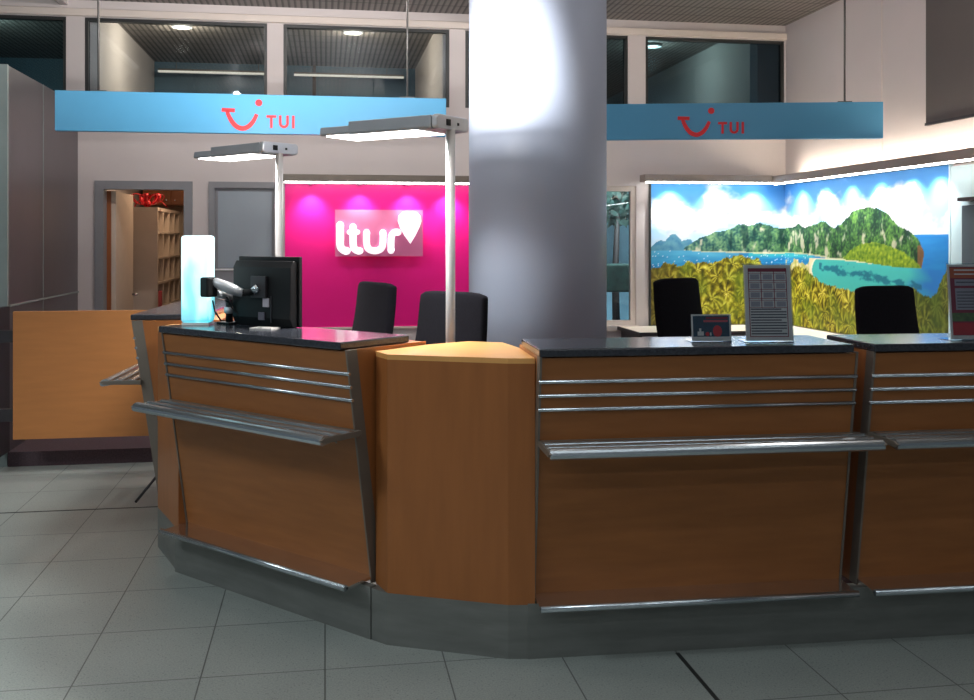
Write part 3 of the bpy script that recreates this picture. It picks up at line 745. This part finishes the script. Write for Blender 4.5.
    n_ = fb(s * 2.2, z * 3.4, 5, 20) + .30 * math.exp(-((z - 1.78) / .15) ** 2) - .16 * max(0, (z - 1.95)) * 6
    cl = max(0, min(1, (n_ - .06) * 4.0))
    sh_ = max(0, min(1, 2.6 * fb(s * 5 + 9, z * 7, 4, 55)))
    return mixc(c, mixc(C(250, 248, 246), C(176, 178, 204), sh_), cl)
def mural():
    r = thing('wall_mural', 'large printed tropical bay mural wrapping the corner above the white desk', 'mural', (0, 0, 0))
    def panel(s0, s1, P, nrm, label):
        nx = int((s1 - s0) * 110); z0, z1 = .735, 2.105; nz = int((z1 - z0) * 120)
        me = bpy.data.meshes.new('mural_panel'); vs = []; cols = []
        for j in range(nz + 1):
            z = z0 + (z1 - z0) * j / nz
            for i in range(nx + 1):
                s = s0 + (s1 - s0) * i / nx; vs.append((*P(s), z)); cols.append(paint(s, z))
        nf = len(vs)
        fs = [(j * (nx + 1) + i, j * (nx + 1) + i + 1, (j + 1) * (nx + 1) + i + 1, (j + 1) * (nx + 1) + i) for j in range(nz) for i in range(nx)]
        # board edge and back
        cor = [0, nx, nz * (nx + 1) + nx, nz * (nx + 1)]
        bk = [tuple(Vector(vs[c]) + nrm * .012) for c in cor]; vs += bk; cols += [(.5, .5, .5)] * 4
        fs += [(nf, nf + 3, nf + 2, nf + 1)]
        me.from_pydata(vs, [], fs); me.update()
        at = me.color_attributes.new('print', 'FLOAT_COLOR', 'POINT')
        for k, c in enumerate(cols): at.data[k].color = (*lin(c), 1)
        me.materials.append(W['print'])
        o = bpy.data.objects.new('mural_panel', me); COL.objects.link(o); o.parent = r; o['label'] = label
        return o
    panel(0, 1.375, lambda s: (3.11 + s, YB - .015), Vector((0, 1, 0)), 'panel with the distant hills and palms')
    panel(1.39, 4.04, lambda s: (XR - .015, YB - .004 - (s - 1.39)), Vector((1, 0, 0)), 'panel with the green headland and lagoon')
    m = MB(); m.box((3.09, YB - .022, .735), (3.108, YB, 2.105)); m.box((3.09, YB - .02, .715), (XR - .02, YB, .733)); m.build('mural_frame', W['frame'], r)
    m = MB(); m.box((XR - .022, 6.625, .735), (XR, 6.645, 2.105)); m.build('mural_edge', W['icewhite'], r)
    return r
mural()
# pelmets over the mural
v2 = thing('light_pelmet', 'beige light pelmet above the mural on the back wall', 'pelmet', (0, YB, 2.105), 0, 'mural light pelmets')
MB().box((3.0, -.16, .012), (XR - .21, 0, .08)).build('pelmet_box', W['pelmet'], v2, bevel=.003)
MB().box((3.02, -.155, .0), (XR - .21, -.125, .012)).build('light_strip', W['led'], v2)
v3 = thing('light_pelmet', 'long beige light pelmet above the mural on the side wall', 'pelmet', (XR, 0, 2.095), 0, 'mural light pelmets')
MB().box((-.20, 3.2, .012), (-.185, YB - .001, .085)).build('pelmet_board', W['pelmet'], v3)
MB().box((-.185, 3.2, .012), (0, YB - .001, .03)).build('pelmet_shelf', W['pelmet'], v3)
MB().box((-.198, 3.2, .0), (-.172, YB - .165, .012)).build('light_strip', W['led'], v3)
MB().box((-.09, 3.2, .03), (-.05, 8.95, .042)).build('uplight_strip', W['ledwarm'], v3)
for x in (3.3, 3.75, 4.15):
    spot('mural_spot', (x, YB - .14, 2.09), (x, YB - .0, 1.45), 29, 112, 1, (1, .98, .95), .015)
for y in (8.9, 8.45, 8.0, 7.55, 7.1, 6.75):
    spot('mural_spot', (XR - .15, y, 2.085), (XR, y, 1.45), 29, 112, 1, (.97, .99, 1), .015)
# board and screen beyond the mural on the right wall
bd = thing('wall_screen', 'pale blue board with a dark grey screen beside the mural, cut by the picture edge', 'screen', (XR, 0, 0))
MB().box((-.02, 4.6, .735), (0, 6.62, 2.09)).build('backing_board', W['icewhite'], bd)
MB().box((-.06, 4.9, .95), (-.02, 6.44, 1.80)).build('screen_panel', W['screen'], bd, bevel=.004)
MB().box((-.10, 4.9, 1.83), (-.02, 6.43, 1.855)).build('screen_ledge', W['dim'], bd)
# desk
dk = thing('wall_desk', 'white corner desk running along the wall beneath the mural', 'desk', (0, 0, .1))
MB().prism([(2.78, 8.6), (3.95, 8.6), (3.95, 5.2), (XR - .03, 5.2), (XR - .03, YB - .03), (2.78, YB - .03)], .60, .63).build('desk_top', W['desk'], dk, bevel=.004)
m = MB(); m.box((2.78, 8.585, .598), (3.95, 8.60, .632)); m.box((2.768, 8.585, .598), (2.78, YB - .03, .632)); m.build('edge_band', W['dim'], dk)
for a, b in (((2.8, 8.7, 0), (2.83, YB - .05, .6)), ((4.0, 5.22, 0), (XR - .05, 5.25, .6)), ((3.97, 8.62, 0), (4.0, 8.66, .6))):
    MB().box(a, b).build('leg', W['dim'], dk)

# ------------------------------------------------------------------ chairs
def chair():
    r = thing('office_chair', 'chair', 'chair', (0, 0, 0), 0, 'black office chairs behind the counters')
    # backrest: curved panel, narrower on top
    vs = []; fs = []; nu, nv = 10, 14
    for sd in (0, 1):
        for j in range(nv + 1):
            t = j / nv; z = .60 + .62 * t; wv = .235 - .03 * t; lean = .14 * t + .03 * sin(pi * t)
            for i in range(nu + 1):
                u = i / nu * 2 - 1; cz = z
                if t > .9: cz = z - .02 * (abs(u) ** 6) * ((t - .9) / .1)
                vs.append((u * wv, .20 + lean - .035 * (1 - u * u) * -1 * -1 + (.05 if sd else 0), cz))
    o_ = (nu + 1) * (nv + 1)
    for j in range(nv):
        for i in range(nu):
            a = j * (nu + 1) + i; fs += [(a, a + 1, a + nu + 2, a + nu + 1), (o_ + a, o_ + a + nu + 1, o_ + a + nu + 2, o_ + a + 1)]
    for j in range(nv):
        for e in (0, nu):
            a = j * (nu + 1) + e; fs.append((a, a + nu + 1, o_ + a + nu + 1, o_ + a))
    for i in range(nu):
        for e in (0, nv):
            a = e * (nu + 1) + i; fs.append((a, a + 1, o_ + a + 1, o_ + a))
    m = MB(); m.add(vs, fs, True); m.build('backrest', W['fabric'], r, bevel=.012, segs=3)
    sx = [(-.235, -.22), (-.2, -.25), (.2, -.25), (.235, -.22), (.24, .15), (.2, .2), (-.2, .2), (-.24, .15)]
    MB().prism(sx, .455, .53).build('seat', W['fabric'], r, bevel=.025, segs=3)
    MB().tube([(0, .1, .43), (0, .24, .44), (0, .30, .54), (0, .315, .80)], [.022, .022, .02, .018], 10).build('back_bar', W['black'], r)
    MB().tube([(0, 0, .10), (0, 0, .28)], .028, 14).build('gas_column', W['black'], r)
    MB().tube([(0, 0, .28), (0, 0, .455)], .018, 14).build('piston', W['steel'], r)
    MB().box((-.1, -.1, .43), (.1, .12, .456)).build('seat_plate', W['black'], r)
    for sg in (-1, 1):
        ar = MB().tube([(sg * .20, .02, .445), (sg * .27, .02, .46), (sg * .275, .02, .66)], .014, 8).build('armrest', W['black'], r)
        MB().box((sg * .275 - .03, -.12, .66), (sg * .275 + .03, .14, .685)).build('arm_pad', W['black'], ar, bevel=.008)
    for k in range(5):
        a = 2 * pi * k / 5 + .3; c, s = cos(a), sin(a)
        lg = MB().tube([(.02 * c, .02 * s, .11), (.29 * c, .29 * s, .075)], [.024, .015], 8).build('leg', W['black'], r)
        T = Matrix.Translation((.29 * c, .29 * s, .028)) @ Matrix.Rotation(a, 4, 'Z') @ Matrix.Rotation(pi / 2, 4, 'X')
        MB().lathe([(.02, -.022), (.028, -.016), (.028, .016), (.02, .022)], 14, T).build('caster', W['black'], lg)
    return r
def seat_at(x, y, deg):      # where the chair stands when the top of its backrest is over (x, y)
    a = radians(deg); return (x + .30 * sin(a), y - .30 * cos(a), .1), a
c0 = chair(); c0.location, c0.rotation_euler.z = seat_at(.232, 5.635, -67)
c0['label'] = 'black office chair in front of the magenta panel, just beneath the white letters'
c1 = put(copy_tree(c0), *seat_at(.585, 4.867, -47), 'black office chair overlapping the column edge, behind the nearer floor lamp pole')
c2 = put(copy_tree(c0), *seat_at(2.20, 5.929, 33), 'black office chair leaning behind the small picture card, left of the mural palms')
c3 = put(copy_tree(c0), *seat_at(3.40, 5.628, 6), 'black office chair in front of the lagoon part of the mural')

c3.scale = (.965,) * 3; c1.scale = (.985,) * 3
# ------------------------------------------------------------------ things on the counters
def onB(x, y):   # point on counter B in its own axes
    a = radians(CB[2]); return (CB[0] + cos(a) * x - sin(a) * y, CB[1] + sin(a) * x + cos(a) * y)
TZ = 1.1605
x, y = onB(.062, .062)
lb = thing('light_tower', 'glowing white and cyan acrylic light tower standing on the angled counter', 'lamp', (x, y, TZ), radians(-8))
MB().box((-.066, -.056, .012), (.066, .056, .415)).build('glow_box', W['lightglow'], lb, bevel=.014, segs=4)
MB().box((-.062, -.052, 0), (.062, .052, .012)).build('base', W['white'], lb)
point('tower_light', (x - .2, y - .12, TZ + .22), .5, (.5, .95, 1), .1)
# monitor on its arm
x, y = onB(.385, .20)
mo = thing('monitor', 'black computer monitor seen from behind, held by a silver arm on the angled counter', 'monitor', (x, y, TZ), radians(CB[2] + 2))
bk = MB().profile([(.012, .0), (.02, .29), (-.012, .300), (-.03, .27), (-.034, .04), (-.016, .0)], -.195, .195).build('back_cover', W['black'], mo, bevel=.004)
MB().box((-.205, .012, .002), (.205, .032, .318)).build('screen_bezel', W['black'], mo, bevel=.003)
MB().box((-.19, .0322, .02), (.19, .0335, .304)).build('display', W['screen'], mo)
MB().box((-.05, -.05, .13), (.05, -.034, .23)).build('mount_plate', W['dim'], mo, bevel=.003)
MB().box((.02, -.0385, .09), (.06, -.034, .13)).build('rating_sticker', W['inkrow'], mo)
MB().box((-.01, -.0385, .03), (.03, -.034, .065)).build('port_sticker', W['ink'], mo)
MB().box((.07, -.037, .02), (.076, -.0335, .14)).build('cable_slot', W['dim'], mo)
# arm
ax, ay = onB(.160, .165)
ar = thing('monitor_stand', 'silver and black monitor arm clamped to the angled counter before the light tower', 'monitor arm', (ax, ay, TZ), radians(CB[2] + 2))
MB().tube([(0, 0, .008), (0, 0, .135)], .017, 14).build('post', W['black'], ar)
MB().box((-.05, -.035, 0), (.04, .035, .010)).build('clamp_foot', W['black'], ar, bevel=.002)
MB().tube([(0, 0, .05), (0, 0, .08)], .024, 14).build('collar', W['lampsilver'], ar)
MB().tube([(0, 0, .125), (.02, -.07, .14), (.05, -.12, .15)], [.020, .018, .016], 10).build('lower_link', W['lampsilver'], ar)
MB().box((.02, -.185, .135), (.075, -.125, .225)).build('elbow_block', W['black'], ar, bevel=.008)
MB().tube([(.05, -.15, .21), (.11, -.09, .175), (.15, -.045, .15)], [.021, .026, .02], 12).build('upper_link', W['lampsilver'], ar)
MB().tube([(.145, -.05, .152), (.18, -.03, .155), (.222, -.02, .172)], [.018, .016, .014], 10).build('wrist', W['black'], ar)
MB().tube([(.212, -.035, .16), (.232, -.022, .18)], .020, 10).build('tilt_joint', W['steel'], ar)
for k, pts in enumerate([[(-.045, -.06, .11), (-.07, -.03, .06), (-.06, .0, .012), (-.02, .05, .006)], [(.03, -.04, .13), (.05, 0, .07), (.09, .02, .02), (.16, .03, .008)], [(.0, -.03, .12), (.03, -.02, .09), (.08, .0, .03), (.12, .02, .008)]]):
    MB().tube(pts, .0045, 8).build('cable', W['black'], ar)
x, y = onB(.50, .10)
pp = MB().box((-.055, -.04, 0), (.055, .04, .006)).build('note_pad', W['paper'], None, (x, y, TZ), radians(CB[2] + 20))
tag(pp, 'small white note pad lying on the angled counter by the monitor', 'note pad')

# sheet holders
def holder_stand(label, loc, rz, w, h):
    r = thing('sheet_holder', label, 'sign holder', loc, rz, 'acrylic sheet holders on the counters')
    T = Matrix.Rotation(radians(-7), 4, 'X')
    MB().box((-w / 2, -.002, 0), (w / 2, -.0008, h), T).build('acrylic_front', W['clear'], r)
    MB().box((-w / 2, .0018, 0), (w / 2, .0035, h), T).build('acrylic_back', W['clear'], r)
    MB().box((-w / 2, -.002, 0), (w / 2, .10, .003)).build('foot', W['clear'], r)
    return r, T
def plate(name, rects, m, par, y, T, th=.0006):
    b = MB()
    for a, z0, c, z1 in rects: b.box((a, y - th, z0), (c, y, z1), T)
    return b.build(name, m, par)
h1, T = holder_stand('tall white sheet holder with a maroon ruled table of offers on the middle counter', (1.69, 3.625, TZ), radians(-6), .19, .305)
sh = plate('paper_sheet', [(-.092, .006, .092, .299)], W['paper'], h1, .0015, T, .0015)
x0, x1, z0, z1 = -.076, .076, .02, .286
rl = [(x0, z0, x1, z0 + .003), (x0, z1 - .012, x1, z1), (x0, z0, x0 + .003, z1), (x1 - .003, z0, x1, z1)]
for k in range(5): zz = z1 - .012 - k * .035; rl.append((x0 + .003, zz - .002, x1 - .003, zz)); rl += [(x0 + .003, zz - .009, x1 - .003, zz - .0075)] if k < 4 else []
for k in (1, 2): xx = x0 + (x1 - x0) * k / 3; rl.append((xx - .0015, z1 - .152, xx + .0015, z1 - .012))
plate('ruled_table', rl, W['maroon'], sh, .0002, T, .0005)
plate('text_block', [(x0 + .008 + (x1 - x0) / 3 * i, z1 - .044 - .035 * j, x0 + .044 + (x1 - x0) / 3 * i, z1 - .024 - .035 * j) for i in range(3) for j in range(4)], W['inkrow'], sh, .0001, T, .0003)
plate('text_lines', [(x0 + .006, z0 + .010 + .0105 * k, x1 - .006 - (.02 if k % 4 == 1 else 0), z0 + .015 + .0105 * k) for k in range(10)], W['ink'], sh, .0001, T, .0003)
h2, T = holder_stand('small landscape card holder with a dark teal picture on the middle counter', (1.475, 3.675, TZ), radians(-4), .158, .108)
sh = plate('picture_card', [(-.072, .02, .072, .102)], W['navy'], h2, .0015, T, .0015)
plate('card_margin', [(-.078, .003, .078, .02), (-.078, .1, .078, .106), (-.078, .02, -.072, .1), (.072, .02, .078, .1)], W['paper'], h2, .0015, T, .0015)
plate('title_stripe', [(-.03, .076, .066, .084)], W['pinkbox'], sh, .0001, T, .0004)
plate('title_line', [(-.02, .088, .066, .096)], W['maroon'], sh, .0001, T, .0004)
plate('white_motif', [(-.055, .024, -.03, .040), (-.048, .040, -.040, .052), (-.006, .024, .0, .036)], W['paper'], sh, .0001, T, .0004)
m = MB(); n = 20
for (cx, cz, rx, rz_) in ((.024, .041, .018, .022), (-.016, .03, .008, .008)):
    m.add([(cx + rx * cos(2 * pi * k / n), .0001, cz + rz_ * sin(2 * pi * k / n)) for k in range(n)] + [(cx + rx * cos(2 * pi * k / n), -.0003, cz + rz_ * sin(2 * pi * k / n)) for k in range(n)],
          [tuple(range(n)), tuple(range(n, 2 * n))] + [(k, (k + 1) % n, n + (k + 1) % n, n + k) for k in range(n)], T=T)
m.build('red_motif', W['red'], sh)
h3, T = holder_stand('sheet holder with orange-red flyer standing by the picture edge, near the wall screen', (2.515, 3.56, TZ), radians(-6), .20, .305)
sh = plate('paper_sheet', [(-.097, .006, .097, .299)], W['paper'], h3, .0015, T, .0015)
plate('flyer_print', [(-.088, .02, .088, .29)], W['maroon'], sh, .0002, T, .0004)
plate('flyer_header', [(-.088, .245, .088, .286)], W['orange'], sh, -.0003, T, .0004)
plate('header_text', [(-.07, .274, .06, .279), (-.07, .258, .03, .263)], W['paper'], sh, -.0008, T, .0003)
plate('flyer_text', [(-.07, .215, .08, .24), (-.07, .12, .08, .205)], W['inkrow'], sh, -.0003, T, .0004)
plate('text_lines', [(-.064, .128 + .012 * k, .07, .132 + .012 * k) for k in range(6)] + [(-.064, .226, .05, .231)], W['ink'], sh, -.0008, T, .0003)
plate('flyer_picture', [(-.088, .075, .088, .108)], W['green'], sh, -.0003, T, .0004)
plate('flyer_footer', [(-.088, .022, .088, .07)], W['ribbon'], sh, -.0003, T, .0004)

# ------------------------------------------------------------------ ambient light and added fill lamps
w = bpy.data.worlds.new('world'); SC.world = w; w.use_nodes = True
w.node_tree.nodes['Background'].inputs['Color'].default_value = (.70, .82, .95, 1)
w.node_tree.nodes['Background'].inputs['Strength'].default_value = .12
for y, e in ((-2.6, 42), (-.6, 34), (1.2, 18), (2.4, 12)):
    area('hall_fill', (-.5, y, CZ - .05), (0, 0, 0), 7, .10, e, (.9, .96, 1))  # added strips out of view, brightening the floor and counter fronts
area('hall_fill', (-3.6, 2.6, CZ - .05), (0, 0, 0), 1.2, 1.6, 85, (.88, .96, 1))  # added fill without a fixture, brightens the floor on the left
for x, y, e in ((-.54, 7.4, 62), (1.46, 7.4, 40), (2.9, 4.3, 22), (-1.2, 4.6, 22)):
    point('staff_fill', (x, y, CZ - .12), e, (1, .93, .9), .04)  # added points with no fixtures, lifting the back wall and staff area
area('court_fill', (3.3, 10.4, 2.55), (radians(35), 0, 0), 1.2, .8, 140, (.8, .93, 1))  # added lamp standing in for daylight on the backdrop

# ------------------------------------------------------------------ camera
cam = bpy.data.cameras.new('camera'); co = bpy.data.objects.new('camera', cam); COL.objects.link(co); SC.camera = co
cam.sensor_fit = 'HORIZONTAL'; cam.sensor_width = 36; cam.lens = 1000 / 974 * 36
cam.shift_y = -(350 - 241) / 974
co.location = (0, 0, 1.55); co.rotation_euler = (pi / 2, 0, -radians(9.2)); cam.clip_start = .05
vs_ = SC.view_settings
vs_.view_transform = 'Standard'; vs_.look = 'None'; vs_.gamma = 1; vs_.use_curve_mapping = False; vs_.exposure = 0
